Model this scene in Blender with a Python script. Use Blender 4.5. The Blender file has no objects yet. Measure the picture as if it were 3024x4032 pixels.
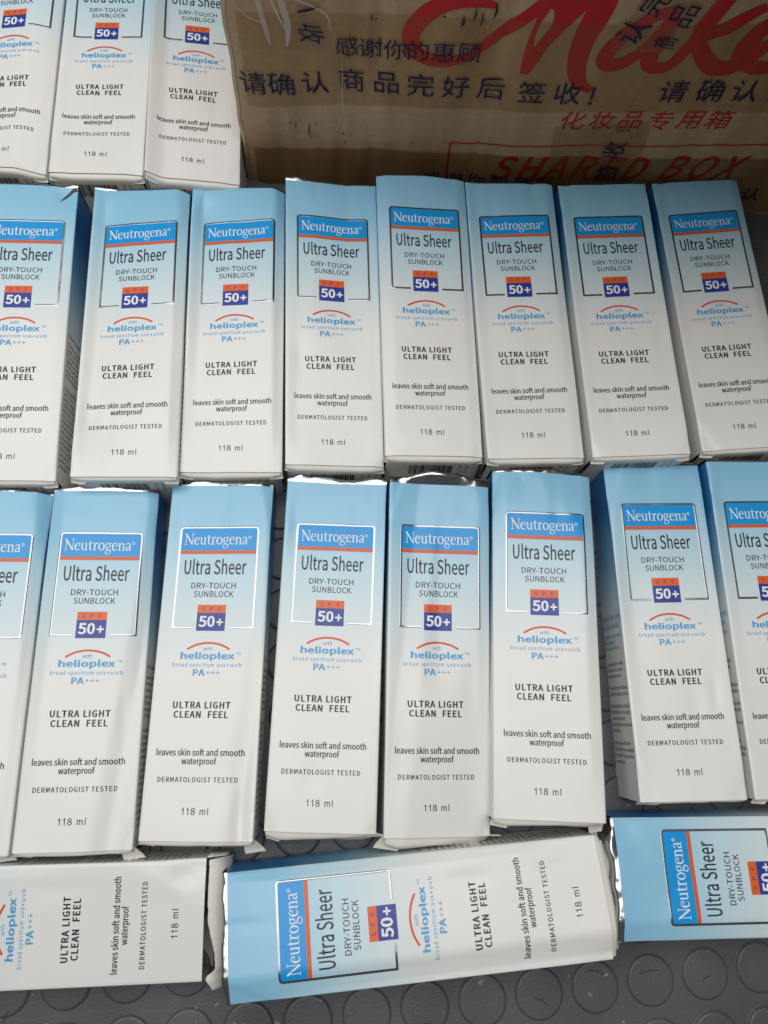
import bpy, math, random
from mathutils import Matrix, Vector, Euler, noise

S = 0.001                      # everything below is written in millimetres
scene = bpy.context.scene
COL = scene.collection

# ------------------------------------------------------------------ camera
cam_data = bpy.data.cameras.new('camera')
cam = bpy.data.objects.new('camera', cam_data)
COL.objects.link(cam)
cam_data.sensor_fit = 'VERTICAL'
cam_data.sensor_height = 34.6
cam_data.sensor_width = 25.95
cam_data.lens = 26.0
cam_data.clip_start = 0.01
cam_data.clip_end = 50.0
rot = Matrix(((0.997837, 0.00638, -0.065423), (-0.023006, 0.966226, -0.256666), (0.061576, 0.257616, 0.964283)))
cam.matrix_world = Matrix.Translation((0, 0, 407.8 * S)) @ rot.to_4x4()
cam_data.dof.use_dof = True
cam_data.dof.focus_distance = 0.385
cam_data.dof.aperture_fstop = 15.0
scene.camera = cam
scene.render.resolution_x, scene.render.resolution_y = 768, 1024

# ------------------------------------------------------------------ world, lamps, exposure
world = bpy.data.worlds.new('World')
scene.world = world
world.use_nodes = True
bg = world.node_tree.nodes['Background']
bg.inputs['Color'].default_value = (0.95, 0.98, 1.0, 1)
bg.inputs['Strength'].default_value = 0.125


def area_lamp(name, loc, target, sx, sy, power, color, spread=180):
    d = bpy.data.lights.new(name, 'AREA')
    d.shape = 'RECTANGLE'
    d.size, d.size_y = sx * S, sy * S
    d.energy = power
    d.color = color
    d.spread = math.radians(spread)
    o = bpy.data.objects.new(name, d)
    COL.objects.link(o)
    o.location = Vector(loc) * S
    o.rotation_euler = (Vector(target) * S - o.location).to_track_quat('-Z', 'Y').to_euler()
    return o


area_lamp('ceiling_lamp', (-270, 330, 1250), (-270, 330, 0), 1500, 1000, 16.6, (1.0, 0.987, 0.962), 180)
scene.view_settings.view_transform = 'Standard'
scene.view_settings.look = 'None'
scene.view_settings.gamma = 1.0
scene.view_settings.exposure = 0.0
scene.view_settings.use_curve_mapping = False


# ------------------------------------------------------------------ materials
def srgb(r, g, b):
    f = lambda c: (c / 255 / 12.92) if c / 255 <= 0.04045 else ((c / 255 + 0.055) / 1.055) ** 2.4
    return (f(r), f(g), f(b), 1.0)


def new_mat(name):
    m = bpy.data.materials.new(name)
    m.use_nodes = True
    return m, m.node_tree, m.node_tree.nodes['Principled BSDF']


def add_bump(nt, bsdf, scale, strength, dist, detail=3.0, stretch=None):
    tc = nt.nodes.new('ShaderNodeTexCoord')
    nz = nt.nodes.new('ShaderNodeTexNoise')
    nz.inputs['Scale'].default_value = scale
    nz.inputs['Detail'].default_value = detail
    if stretch:
        mp = nt.nodes.new('ShaderNodeMapping')
        mp.inputs['Scale'].default_value = stretch
        nt.links.new(tc.outputs['Object'], mp.inputs['Vector'])
        nt.links.new(mp.outputs['Vector'], nz.inputs['Vector'])
    else:
        nt.links.new(tc.outputs['Object'], nz.inputs['Vector'])
    bp = nt.nodes.new('ShaderNodeBump')
    bp.inputs['Strength'].default_value = strength
    bp.inputs['Distance'].default_value = dist
    nt.links.new(nz.outputs['Fac'], bp.inputs['Height'])
    nt.links.new(bp.outputs['Normal'], bsdf.inputs['Normal'])
    return nz


def print_mat(name, stops, rough):
    """Printed carton board: the ink runs from blue at the top to white along the box."""
    m, nt, b = new_mat(name)
    uv = nt.nodes.new('ShaderNodeUVMap')
    uv.uv_map = 'print'
    sep = nt.nodes.new('ShaderNodeSeparateXYZ')
    ramp = nt.nodes.new('ShaderNodeValToRGB')
    nt.links.new(uv.outputs['UV'], sep.inputs[0])
    nt.links.new(sep.outputs['Y'], ramp.inputs['Fac'])
    el = ramp.color_ramp.elements
    while len(el) < len(stops):
        el.new(0.5)
    for e, (p, c) in zip(el, stops):
        e.position = p
        e.color = c
    # faint handling marks
    tc = nt.nodes.new('ShaderNodeTexCoord')
    nz = nt.nodes.new('ShaderNodeTexNoise')
    nz.inputs['Scale'].default_value = 28
    nz.inputs['Detail'].default_value = 5
    nt.links.new(tc.outputs['Object'], nz.inputs['Vector'])
    mr = nt.nodes.new('ShaderNodeMapRange')
    mr.inputs['To Min'].default_value = 0.955
    mr.inputs['To Max'].default_value = 1.02
    nt.links.new(nz.outputs['Fac'], mr.inputs['Value'])
    mx = nt.nodes.new('ShaderNodeMix')
    mx.data_type = 'RGBA'
    mx.blend_type = 'MULTIPLY'
    mx.inputs['Factor'].default_value = 1.0
    nt.links.new(ramp.outputs['Color'], mx.inputs['A'])
    nt.links.new(mr.outputs['Result'], mx.inputs['B'])
    # rubbed paper along the folds
    ed = nt.nodes.new('ShaderNodeMath')
    ed.operation = 'SUBTRACT'
    ed.inputs[1].default_value = 0.5
    nt.links.new(sep.outputs['X'], ed.inputs[0])
    ab = nt.nodes.new('ShaderNodeMath')
    ab.operation = 'ABSOLUTE'
    nt.links.new(ed.outputs[0], ab.inputs[0])
    er = nt.nodes.new('ShaderNodeMapRange')
    er.inputs['From Min'].default_value = 0.486
    er.inputs['From Max'].default_value = 0.497
    nt.links.new(ab.outputs[0], er.inputs['Value'])
    n2 = nt.nodes.new('ShaderNodeTexNoise')
    n2.inputs['Scale'].default_value = 75
    n2.inputs['Detail'].default_value = 5
    nt.links.new(tc.outputs['Object'], n2.inputs['Vector'])
    r2 = nt.nodes.new('ShaderNodeMapRange')
    r2.inputs['From Min'].default_value = 0.46
    r2.inputs['From Max'].default_value = 0.62
    r2.inputs['To Max'].default_value = 0.75
    nt.links.new(n2.outputs['Fac'], r2.inputs['Value'])
    mu = nt.nodes.new('ShaderNodeMath')
    mu.operation = 'MULTIPLY'
    nt.links.new(er.outputs['Result'], mu.inputs[0])
    nt.links.new(r2.outputs['Result'], mu.inputs[1])
    wm = nt.nodes.new('ShaderNodeMix')
    wm.data_type = 'RGBA'
    wm.inputs['B'].default_value = srgb(226, 228, 226)
    nt.links.new(mu.outputs[0], wm.inputs['Factor'])
    nt.links.new(mx.outputs['Result'], wm.inputs['A'])
    nt.links.new(wm.outputs['Result'], b.inputs['Base Color'])
    b.inputs['Roughness'].default_value = rough
    b.inputs['Specular IOR Level'].default_value = 0.45
    add_bump(nt, b, 34, 0.16, 0.0012, 4.0)
    return m


WHITE = srgb(231, 230, 227)
M = {}
M['front'] = print_mat('printed_front', [(0.0, srgb(136, 192, 224)), (0.13, srgb(150, 202, 229)), (0.27, srgb(188, 217, 229)),
                                         (0.42, srgb(214, 226, 229)), (0.56, WHITE)], 0.30)
M['side'] = print_mat('printed_side', [(0.0, srgb(28, 112, 172)), (0.14, srgb(34, 118, 176)), (0.30, srgb(126, 178, 208)),
                                       (0.44, srgb(205, 220, 226)), (0.55, WHITE)], 0.34)


def plain(name, col, rough=0.4, metal=0.0, spec=0.4):
    m, nt, b = new_mat(name)
    b.inputs['Base Color'].default_value = col
    b.inputs['Roughness'].default_value = rough
    b.inputs['Metallic'].default_value = metal
    b.inputs['Specular IOR Level'].default_value = spec
    return m, nt, b


M['board'], nt, b = plain('white_board', srgb(228, 225, 216), 0.5)
add_bump(nt, b, 160, 0.15, 0.0004)
M['raw'], nt, b = plain('raw_board_edge', srgb(214, 207, 184), 0.7)
M['inside'], nt, b = plain('grey_board_inside', srgb(168, 166, 156), 0.7)
M['banner'] = plain('banner_blue', srgb(24, 152, 222), 0.3)[0]
M['orange'] = plain('stripe_orange', srgb(214, 98, 50), 0.33)[0]
M['spf_orange'] = plain('badge_orange', srgb(226, 100, 34), 0.33)[0]
M['navy'] = plain('badge_navy', srgb(44, 64, 150), 0.33)[0]
M['white_ink'] = plain('white_ink', srgb(236, 238, 240), 0.4)[0]
M['black_ink'] = plain('black_ink', srgb(44, 42, 48), 0.4)[0]
M['grey_ink'] = plain('grey_ink', srgb(84, 82, 84), 0.45)[0]
M['blue_ink'] = plain('blue_ink', srgb(84, 164, 216), 0.4)[0]
M['arc'] = plain('arc_orange', srgb(216, 86, 48), 0.35)[0]
M['foil'], nt, b = plain('silver_foil', (0.40, 0.40, 0.415, 1), 0.20, 1.0)
add_bump(nt, b, 120, 0.08, 0.0008, 1.0)
M['frame'], nt, b = plain('silver_line', (0.33, 0.33, 0.345, 1), 0.26, 1.0)
add_bump(nt, b, 60, 0.30, 0.0014, 1.0)

# rubber floor
M['rubber'], nt, b = plain('rubber', srgb(74, 77, 80), 0.38, 0, 0.45)
tc = nt.nodes.new('ShaderNodeTexCoord')
nz = nt.nodes.new('ShaderNodeTexNoise')
nz.inputs['Scale'].default_value = 16
nz.inputs['Detail'].default_value = 7
nt.links.new(tc.outputs['Object'], nz.inputs['Vector'])
rp = nt.nodes.new('ShaderNodeValToRGB')
rp.color_ramp.elements[0].position = 0.3
rp.color_ramp.elements[0].color = srgb(70, 73, 76)
rp.color_ramp.elements[1].position = 0.75
rp.color_ramp.elements[1].color = srgb(92, 95, 97)
nt.links.new(nz.outputs['Fac'], rp.inputs['Fac'])
du = nt.nodes.new('ShaderNodeTexNoise')
du.inputs['Scale'].default_value = 240
du.inputs['Detail'].default_value = 2
nt.links.new(tc.outputs['Object'], du.inputs['Vector'])
dm = nt.nodes.new('ShaderNodeMapRange')
dm.inputs['From Min'].default_value = 0.69
dm.inputs['From Max'].default_value = 0.76
nt.links.new(du.outputs['Fac'], dm.inputs['Value'])
dx = nt.nodes.new('ShaderNodeMix')
dx.data_type = 'RGBA'
dx.inputs['B'].default_value = srgb(132, 132, 130)
nt.links.new(dm.outputs['Result'], dx.inputs['Factor'])
nt.links.new(rp.outputs['Color'], dx.inputs['A'])
nt.links.new(dx.outputs['Result'], b.inputs['Base Color'])
rr = nt.nodes.new('ShaderNodeMapRange')
rr.inputs['To Min'].default_value = 0.32
rr.inputs['To Max'].default_value = 0.52
nt.links.new(nz.outputs['Fac'], rr.inputs['Value'])
nt.links.new(rr.outputs['Result'], b.inputs['Roughness'])
nb = nt.nodes.new('ShaderNodeTexNoise')
nb.inputs['Scale'].default_value = 900
nb.inputs['Detail'].default_value = 3
nt.links.new(tc.outputs['Object'], nb.inputs['Vector'])
bp = nt.nodes.new('ShaderNodeBump')
bp.inputs['Strength'].default_value = 0.25
bp.inputs['Distance'].default_value = 0.0006
nt.links.new(nb.outputs['Fac'], bp.inputs['Height'])
nt.links.new(bp.outputs['Normal'], b.inputs['Normal'])

M['scratch'] = plain('scratch', srgb(34, 36, 38), 0.6)[0]

# corrugated cardboard
M['cardboard'], nt, b = plain('cardboard', srgb(150, 126, 88), 0.72, 0, 0.25)
tc = nt.nodes.new('ShaderNodeTexCoord')
mp = nt.nodes.new('ShaderNodeMapping')
mp.inputs['Scale'].default_value = (30, 30, 6)
nz = nt.nodes.new('ShaderNodeTexNoise')
nz.inputs['Scale'].default_value = 1.6
nz.inputs['Detail'].default_value = 8
nt.links.new(tc.outputs['Object'], mp.inputs['Vector'])
nt.links.new(mp.outputs['Vector'], nz.inputs['Vector'])
rp = nt.nodes.new('ShaderNodeValToRGB')
rp.color_ramp.elements[0].position = 0.25
rp.color_ramp.elements[0].color = srgb(164, 133, 100)
rp.color_ramp.elements[1].position = 0.75
rp.color_ramp.elements[1].color = srgb(202, 171, 134)
nt.links.new(nz.outputs['Fac'], rp.inputs['Fac'])
sp = nt.nodes.new('ShaderNodeTexNoise')
sp.inputs['Scale'].default_value = 420
sp.inputs['Detail'].default_value = 4
nt.links.new(tc.outputs['Object'], sp.inputs['Vector'])
mr = nt.nodes.new('ShaderNodeMapRange')
mr.inputs['To Min'].default_value = 0.78
mr.inputs['To Max'].default_value = 1.18
nt.links.new(sp.outputs['Fac'], mr.inputs['Value'])
mx = nt.nodes.new('ShaderNodeMix')
mx.data_type = 'RGBA'
mx.blend_type = 'MULTIPLY'
mx.inputs['Factor'].default_value = 1.0
nt.links.new(rp.outputs['Color'], mx.inputs['A'])
nt.links.new(mr.outputs['Result'], mx.inputs['B'])
nt.links.new(mx.outputs['Result'], b.inputs['Base Color'])
bp = nt.nodes.new('ShaderNodeBump')
bp.inputs['Strength'].default_value = 0.5
bp.inputs['Distance'].default_value = 0.0012
nt.links.new(nz.outputs['Fac'], bp.inputs['Height'])
nt.links.new(bp.outputs['Normal'], b.inputs['Normal'])
M['torn'] = plain('torn_cardboard', srgb(184, 164, 132), 0.8)[0]


def ink_mat(name, col, lo):
    """Worn print: the ink is a little broken up."""
    m, nt, b = new_mat(name)
    tc = nt.nodes.new('ShaderNodeTexCoord')
    nz = nt.nodes.new('ShaderNodeTexNoise')
    nz.inputs['Scale'].default_value = 130
    nz.inputs['Detail'].default_value = 6
    nt.links.new(tc.outputs['Object'], nz.inputs['Vector'])
    rp = nt.nodes.new('ShaderNodeValToRGB')
    rp.color_ramp.elements[0].position = 0.3
    rp.color_ramp.elements[0].color = lo
    rp.color_ramp.elements[1].position = 0.52
    rp.color_ramp.elements[1].color = col
    nt.links.new(nz.outputs['Fac'], rp.inputs['Fac'])
    nt.links.new(rp.outputs['Color'], b.inputs['Base Color'])
    b.inputs['Roughness'].default_value = 0.6
    b.inputs['Specular IOR Level'].default_value = 0.25
    return m


M['red_ink'] = ink_mat('carton_red', srgb(196, 28, 30), srgb(182, 44, 40))
M['tape_ink'] = ink_mat('tape_navy', srgb(28, 26, 66), srgb(40, 36, 66))


def tape_mat(name, tint, fac, rough):
    m, nt, b = new_mat(name)
    b.inputs['Base Color'].default_value = tint
    b.inputs['Roughness'].default_value = rough
    b.inputs['Specular IOR Level'].default_value = 0.5
    add_bump(nt, b, 60, 0.4, 0.0015, 4.0, (1, 1, 0.25))
    tr = nt.nodes.new('ShaderNodeBsdfTransparent')
    tr.inputs['Color'].default_value = (0.96, 0.92, 0.85, 1)
    mx = nt.nodes.new('ShaderNodeMixShader')
    mx.inputs['Fac'].default_value = fac
    nt.links.new(tr.outputs[0], mx.inputs[1])
    nt.links.new(b.outputs[0], mx.inputs[2])
    nt.links.new(mx.outputs[0], nt.nodes['Material Output'].inputs['Surface'])
    return m


M['tape'] = tape_mat('brown_tape', srgb(146, 112, 62), 0.16, 0.30)
M['tape_dark'] = tape_mat('dark_brown_tape', srgb(92, 64, 34), 0.30, 0.26)
M['wrinkle'] = tape_mat('tape_wrinkle', srgb(222, 214, 204), 0.42, 0.35)
M['stain_torn'] = plain('torn_board', srgb(84, 78, 66), 0.8)[0]
M['stain'] = plain('stain', srgb(46, 40, 24), 0.7)[0]
M['tape_clear'] = tape_mat('clear_tape', srgb(190, 180, 165), 0.09, 0.25)


# ------------------------------------------------------------------ helpers
class Geo:
    """Vertices (mm) and faces of one mesh."""

    def __init__(self):
        self.v, self.f, self.uv, self.mi = [], [], [], []

    def add(self, verts, faces, uvs=None, mi=0):
        o = len(self.v)
        self.v += [tuple(p) for p in verts]
        self.uv += list(uvs) if uvs else [(0.5, 0.9)] * len(verts)
        for f in faces:
            self.f.append([o + i for i in f])
            self.mi.append(mi)

    def grid(self, pts, uvs=None, mi=0, flip=False):
        """pts[j][i] -> quads"""
        nj, ni = len(pts), len(pts[0])
        flat = [p for r in pts for p in r]
        uf = [p for r in uvs for p in r] if uvs else None
        fs = []
        for j in range(nj - 1):
            for i in range(ni - 1):
                q = [j * ni + i, j * ni + i + 1, (j + 1) * ni + i + 1, (j + 1) * ni + i]
                fs.append(q[::-1] if flip else q)
        self.add(flat, fs, uf, mi)

    def build(self, name, mats, parent=None, smooth=True, origin=(0, 0, 0)):
        me = bpy.data.meshes.new(name)
        ox, oy, oz = origin
        me.from_pydata([((x - ox) * S, (y - oy) * S, (z - oz) * S) for x, y, z in self.v], [], self.f)
        for m in (mats if isinstance(mats, (list, tuple)) else [mats]):
            me.materials.append(m)
        me.polygons.foreach_set('material_index', self.mi)
        me.polygons.foreach_set('use_smooth', [smooth] * len(self.f))
        ul = me.uv_layers.new(name='print')
        buf = []
        for p in me.polygons:
            for vi in p.vertices:
                buf += self.uv[vi]
        ul.data.foreach_set('uv', buf)
        me.update()
        ob = bpy.data.objects.new(name, me)
        COL.objects.link(ob)
        if parent:
            ob.parent = parent
        else:
            ob.location = Vector(origin) * S
        return ob


_txt = {}
WEIGHT_SCALE = 1.0
try:      # Blender's own grotesque, the built-in face if it is not there
    import os
    FACE = bpy.data.fonts.load(os.path.join(bpy.utils.system_resource('DATAFILES'), 'fonts', 'Noto Sans CJK Regular.woff2'))
except Exception:
    FACE = None


def text_geo(body, weight=0.0, spacing=1.0):
    key = (body, weight, spacing)
    if key not in _txt:
        c = bpy.data.curves.new('lettering', 'FONT')
        c.body = body
        c.offset = weight * WEIGHT_SCALE
        if FACE:
            c.font = FACE
        c.resolution_u = 2
        c.space_character = spacing
        o = bpy.data.objects.new('lettering', c)
        COL.objects.link(o)
        dg = bpy.context.evaluated_depsgraph_get()
        me = o.evaluated_get(dg).to_mesh()
        vs = [(v.co.x, v.co.y) for v in me.vertices]
        fs = [list(p.vertices) for p in me.polygons]
        o.evaluated_get(dg).to_mesh_clear()
        bpy.data.objects.remove(o)
        bpy.data.curves.remove(c)
        _txt[key] = (vs, fs)
    return _txt[key]


CAP = max(p[1] for p in text_geo('H')[0])
ASC = max(p[1] for p in text_geo('l')[0])
WEIGHT_SCALE = CAP / .686


def fit_text(body, u0, u1, base, height, weight=0.0, metric=CAP, spacing=1.0):
    """Lettering stretched between u0 and u1 with its baseline at v=base (v points down)."""
    vs, fs = text_geo(body, weight, spacing)
    x0, x1 = min(p[0] for p in vs), max(p[0] for p in vs)
    sx = (u1 - u0) / (x1 - x0)
    sy = height / metric
    return [(u0 + (x - x0) * sx, base - y * sy) for x, y in vs], fs


def catmull(pts, n=6):
    """Smooth curve through points (tuples of any length)."""
    P = [pts[0]] + list(pts) + [pts[-1]]
    out = []
    for i in range(1, len(P) - 2):
        for k in range(n):
            t = k / n
            out.append(tuple(0.5 * (2 * b_ + (c - a) * t + (2 * a - 5 * b_ + 4 * c - d) * t * t + (3 * b_ - a - 3 * c + d) * t ** 3)
                             for a, b_, c, d in zip(P[i - 1], P[i], P[i + 1], P[i + 2])))
    out.append(tuple(pts[-1]))
    return out


def ribbon(pts, n=6, smooth=True):
    """pts = (x, y, width): a stroke of changing width -> flat verts, faces."""
    c = catmull(pts, n) if smooth else pts
    vs, fs = [], []
    for i, (x, y, w) in enumerate(c):
        a, b_ = c[max(i - 1, 0)], c[min(i + 1, len(c) - 1)]
        dx, dy = b_[0] - a[0], b_[1] - a[1]
        l = math.hypot(dx, dy) or 1
        nx, ny = -dy / l * w / 2, dx / l * w / 2
        vs += [(x + nx, y + ny), (x - nx, y - ny)]
        if i:
            k = 2 * i
            fs.append([k - 2, k - 1, k + 1, k])
    return vs, fs


def bold(box, geo, args, dx, dy=0.0, off=.15):
    """Heavy lettering: the same line overprinted a few times, each pass a hair higher."""
    vs, fs = fit_text(*args)
    for k, (a, c) in enumerate(((-dx, 0), (dx, 0), (0, dy), (0, -dy)) if dy else ((-dx, 0), (dx, 0))):
        box.map(geo, [(x + a, y + c) for x, y in vs], fs, off + .012 * k)


# serif letters for the word on the banner: strokes in units of the x-height, y up
A_, TH = 0.20, 0.075
SERIF = {
    'N': (1.42, [[(0.22, 0.0, .09), (0.22, 1.42, .09)], [(0.12, 1.45, .2), (1.22, 0.02, .2)], [(1.2, 0.0, .09), (1.2, 1.46, .09)],
                 [(0.0, .03, .06), (0.44, .03, .06)], [(-.02, 1.43, .06), (0.3, 1.43, .06)], [(0.98, 1.43, .06), (1.42, 1.43, .06)]]),
    'e': (0.90, [[(.10, .60, .06), (.80, .60, .06)],
                 ['c', (.79, .60, .14), (.72, .86, .12), (.48, .97, .08), (.22, .82, .15), (.13, .50, .2), (.22, .17, .17), (.50, .03, .11), (.82, .18, .05)]]),
    'u': (1.08, [['c', (.25, .98, .18), (.25, .5, .18), (.27, .22, .17), (.42, .05, .11), (.62, .08, .08), (.80, .26, .06)],
                 [(.82, .98, .18), (.82, .0, .18)], [(.02, .96, .06), (.25, .96, .06)], [(.6, .96, .06), (.83, .96, .06)], [(.82, .03, .06), (1.04, .05, .06)]]),
    't': (0.68, [['c', (.30, 1.28, .06), (.29, 1.0, .17), (.29, .5, .18), (.30, .2, .17), (.42, .05, .11), (.64, .12, .05)],
                 [(.04, .95, .07), (.60, .95, .08)]]),
    'r': (0.78, [[(.28, .0, .18), (.28, .98, .18)], ['c', (.34, .66, .06), (.46, .88, .09), (.58, .94, .15), (.72, .90, .17)],
                 [(.04, .03, .06), (.56, .03, .06)], [(.04, .95, .06), (.28, .95, .06)]]),
    'o': (1.02, [['c', (.5, .97, .07), (.24, .84, .15), (.12, .5, .2), (.24, .16, .15), (.5, .03, .07), (.76, .16, .15), (.88, .5, .2), (.76, .84, .15), (.5, .97, .07)]]),
    'g': (0.96, [['c', (.42, .97, .06), (.2, .85, .13), (.13, .66, .16), (.2, .47, .13), (.42, .35, .06), (.64, .47, .13), (.71, .66, .16), (.64, .85, .13), (.42, .97, .06)],
                 ['c', (.62, .88, .06), (.76, .96, .08), (.92, .95, .09)],
                 ['c', (.26, .40, .06), (.17, .26, .1), (.24, .13, .13), (.5, .08, .15), (.76, .0, .14), (.86, -.16, .11), (.76, -.36, .08), (.46, -.46, .07),
                  (.16, -.38, .1), (.08, -.2, .11), (.18, -.04, .08), (.36, .06, .06)]]),
    'n': (1.10, [[(.26, .0, .18), (.26, .98, .18)], ['c', (.34, .74, .06), (.50, .90, .09), (.68, .92, .13), (.82, .78, .18), (.84, .5, .18), (.84, .0, .18)],
                 [(.02, .03, .06), (.48, .03, .06)], [(.62, .03, .06), (1.06, .03, .06)], [(.02, .95, .06), (.26, .95, .06)]]),
    'a': (0.90, [['c', (.14, .76, .14), (.22, .92, .1), (.42, .97, .08), (.60, .88, .14), (.65, .68, .18), (.65, .3, .18), (.68, .1, .13), (.86, .06, .06)],
                 ['c', (.64, .56, .06), (.34, .46, .08), (.16, .30, .15), (.16, .14, .17), (.32, .04, .1), (.50, .10, .07), (.64, .24, .06)]]),
}


def serif_word(word, u0, u1, base, cap):
    xh = cap / 1.45
    total = sum(SERIF[c][0] for c in word)
    k = (u1 - u0) / total
    out, x = [], 0.0
    n = 0
    for c in word:
        adv, strokes = SERIF[c]
        for s in strokes:
            sm = s[0] == 'c'
            pts = s[1:] if sm else s
            vs, fs = ribbon(pts, 5, sm)
            out.append(([(u0 + (x + px) * k, base - py * xh) for px, py in vs], fs, 0.012 * (n % 5)))
            n += 1
        x += adv
    return out


# ------------------------------------------------------------------ sunscreen boxes
W, L = 51.4, 168.5
KU = [0.0, 0.13, 0.50, 0.885, 1.0]


def sm01(t):
    t = min(1.0, max(0.0, t))
    return t * t * (3 - 2 * t)


class Box:
    def __init__(self, key, T, yaw, pitch, roll, hs, folds=(), seed=0, gain=0.6):
        self.key = key
        R = Matrix.Rotation(math.radians(yaw), 3, 'Z') @ Matrix.Rotation(math.radians(pitch), 3, 'X') @ Matrix.Rotation(math.radians(roll), 3, 'Y')
        self.R, self.T, self.folds, self.seed = R, Vector(T), folds, seed
        self.n = R @ Vector((0, 0, 1))
        rnd = random.Random(seed * 17 + 3)
        self.du, self.dv = rnd.uniform(-.3, .3), rnd.uniform(-.35, .35)
        self.folds = tuple(folds) + tuple(self.wear(rnd))
        h = [max(-2.6, min(2.6, x)) * gain for x in hs]
        TL, TR, BL, BR, fTL, fTR, fBL, fBR = h
        if fTR == 0 and fBR == 0:
            fTR, fBR = 0.5, 0.5
        mT, mB = (fTL + fTR) / 2, (fBL + fBR) / 2
        self.rows = [(0.0, [TL, TL * .5 + fTL * .5, mT, TR * .4 + fTR * .6, TR]),
                     (0.13, [TL * .8, fTL, mT, fTR, TR * .8 - .2]),
                     (0.43, [TL * .5 + BL * .2, fBL, mB, fBR, TR * .5 + BR * .3 - .3]),
                     (0.78, [BL * .6, fBL * .6, mB * .6, fBR * .6, BR * .6 - .3]),
                     (1.0, [BL, BL * .6 + fBL * .2, 0, BR * .5 + .1, BR])]

    @staticmethod
    def wear(rnd):
        """Small knocks every carton has picked up: softened corners and shallow dents."""
        out = []
        for right, low in ((0, 0), (1, 0), (1, 1), (0, 1)):
            if rnd.random() < .6:
                u0 = (W - rnd.uniform(2, 5)) if right else rnd.uniform(2, 5)
                ang = rnd.uniform(.15, .7) * (-1 if low == right else 1)
                ang = (0 if right else math.pi) + (ang if right else ang)
                ang = math.atan2((1 if low else -1) * rnd.uniform(.15, .6), 1 if right else -1)
                out.append(('f', u0, L - rnd.uniform(3, 12) if low else rnd.uniform(3, 12), ang, -rnd.uniform(.15, .32), rnd.uniform(.5, 1.1)))
        for _ in range(3):
            out.append(('d', rnd.uniform(4, W - 4), rnd.choice((rnd.uniform(2, 18), rnd.uniform(100, 166))), rnd.uniform(2, 5), rnd.uniform(4, 14), -rnd.uniform(.25, .6)))
        return out

    def h(self, u, v):
        s, t = u / W, min(1.0, max(0.0, v / L))
        r = self.rows
        for k in range(len(r) - 1):
            if t <= r[k + 1][0]:
                break
        f = sm01((t - r[k][0]) / (r[k + 1][0] - r[k][0]))
        vals = [a * (1 - f) + b_ * f for a, b_ in zip(r[k][1], r[k + 1][1])]
        s = min(1.0, max(0.0, s))
        for i in range(len(KU) - 1):
            if s <= KU[i + 1]:
                break
        g = (s - KU[i]) / (KU[i + 1] - KU[i])
        g = 0.45 * g + 0.55 * sm01(g)
        z = vals[i] * (1 - g) + vals[i + 1] * g
        for fd in self.folds:
            if fd[0] == 'v':          # crease along the box: ('v', u0, depth, half width, v0, v1)
                _, u0, dep, hw, v0, v1 = fd
                d = math.sqrt((u - u0) ** 2 + 1.2) / hw
                win = sm01((v - v0 + 25) / 25) * (1 - sm01((v - v1) / 45)) if v0 > 0 else 1 - sm01((v - v1) / 45)
                z += dep * max(0.0, 1 - d) * win
            elif fd[0] == 'f':        # everything past a slanted line folds: ('f', u0, v0, angle, slope, limit)
                _, u0, v0, ang, k_, lim = fd
                d = (u - u0) * math.cos(ang) + (v - v0) * math.sin(ang)
                d = 0.5 * (d + math.sqrt(d * d + 1.0))
                z += max(-lim, min(lim, k_ * d))
            elif fd[0] == 'd':        # round dent: ('d', u0, v0, ru, rv, depth)
                _, u0, v0, ru, rv, dep = fd
                q = ((u - u0) / ru) ** 2 + ((v - v0) / rv) ** 2
                z += dep * math.exp(-q)
        z += 0.22 * noise.noise(Vector((u * .045, v * .03, self.seed * 7.3)))
        return z

    def P(self, u, v, off=0.0):
        if off > 0.1:                 # the print sits a touch differently on every box
            u, v = u + self.du, v + self.dv
        p = self.T + self.R @ Vector((u - W / 2, L / 2 - v, 0))
        return p + self.n * (self.h(u, v) + off)

    def side(self, right, d, v, depth=None, off=0.0):
        """Point on a side wall: d = 0 at the front fold, 1 at the floor."""
        u = W if right else 0.0
        p = self.P(u, v)
        bul = 0.5 * noise.noise(Vector((d * 2.2, v * .02, self.seed * 3.1 + right))) * math.sin(math.pi * min(1, max(0, d)))
        sg = 1 if right else -1
        q = self.R @ Vector((sg, 0, 0))
        return Vector((p.x + q.x * (bul + off), p.y + q.y * (bul + off), p.z * (1 - d) + 0.15 * d))

    def map(self, geo, vs, fs, off, flip=True):
        geo.add([self.P(u, v, off) for u, v in vs], [f[::-1] for f in fs] if flip else fs)


def strip_uv(box, geo, u0, u1, v0, v1, off, nu=None, nv=None):
    nu = nu or max(2, int(abs(u1 - u0) / 1.6) + 1)
    nv = nv or max(2, int(abs(v1 - v0) / 1.6) + 1)
    pts = [[box.P(u0 + (u1 - u0) * i / (nu - 1), v0 + (v1 - v0) * j / (nv - 1), off) for i in range(nu)] for j in range(nv)]
    geo.grid(pts, flip=True)


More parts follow.
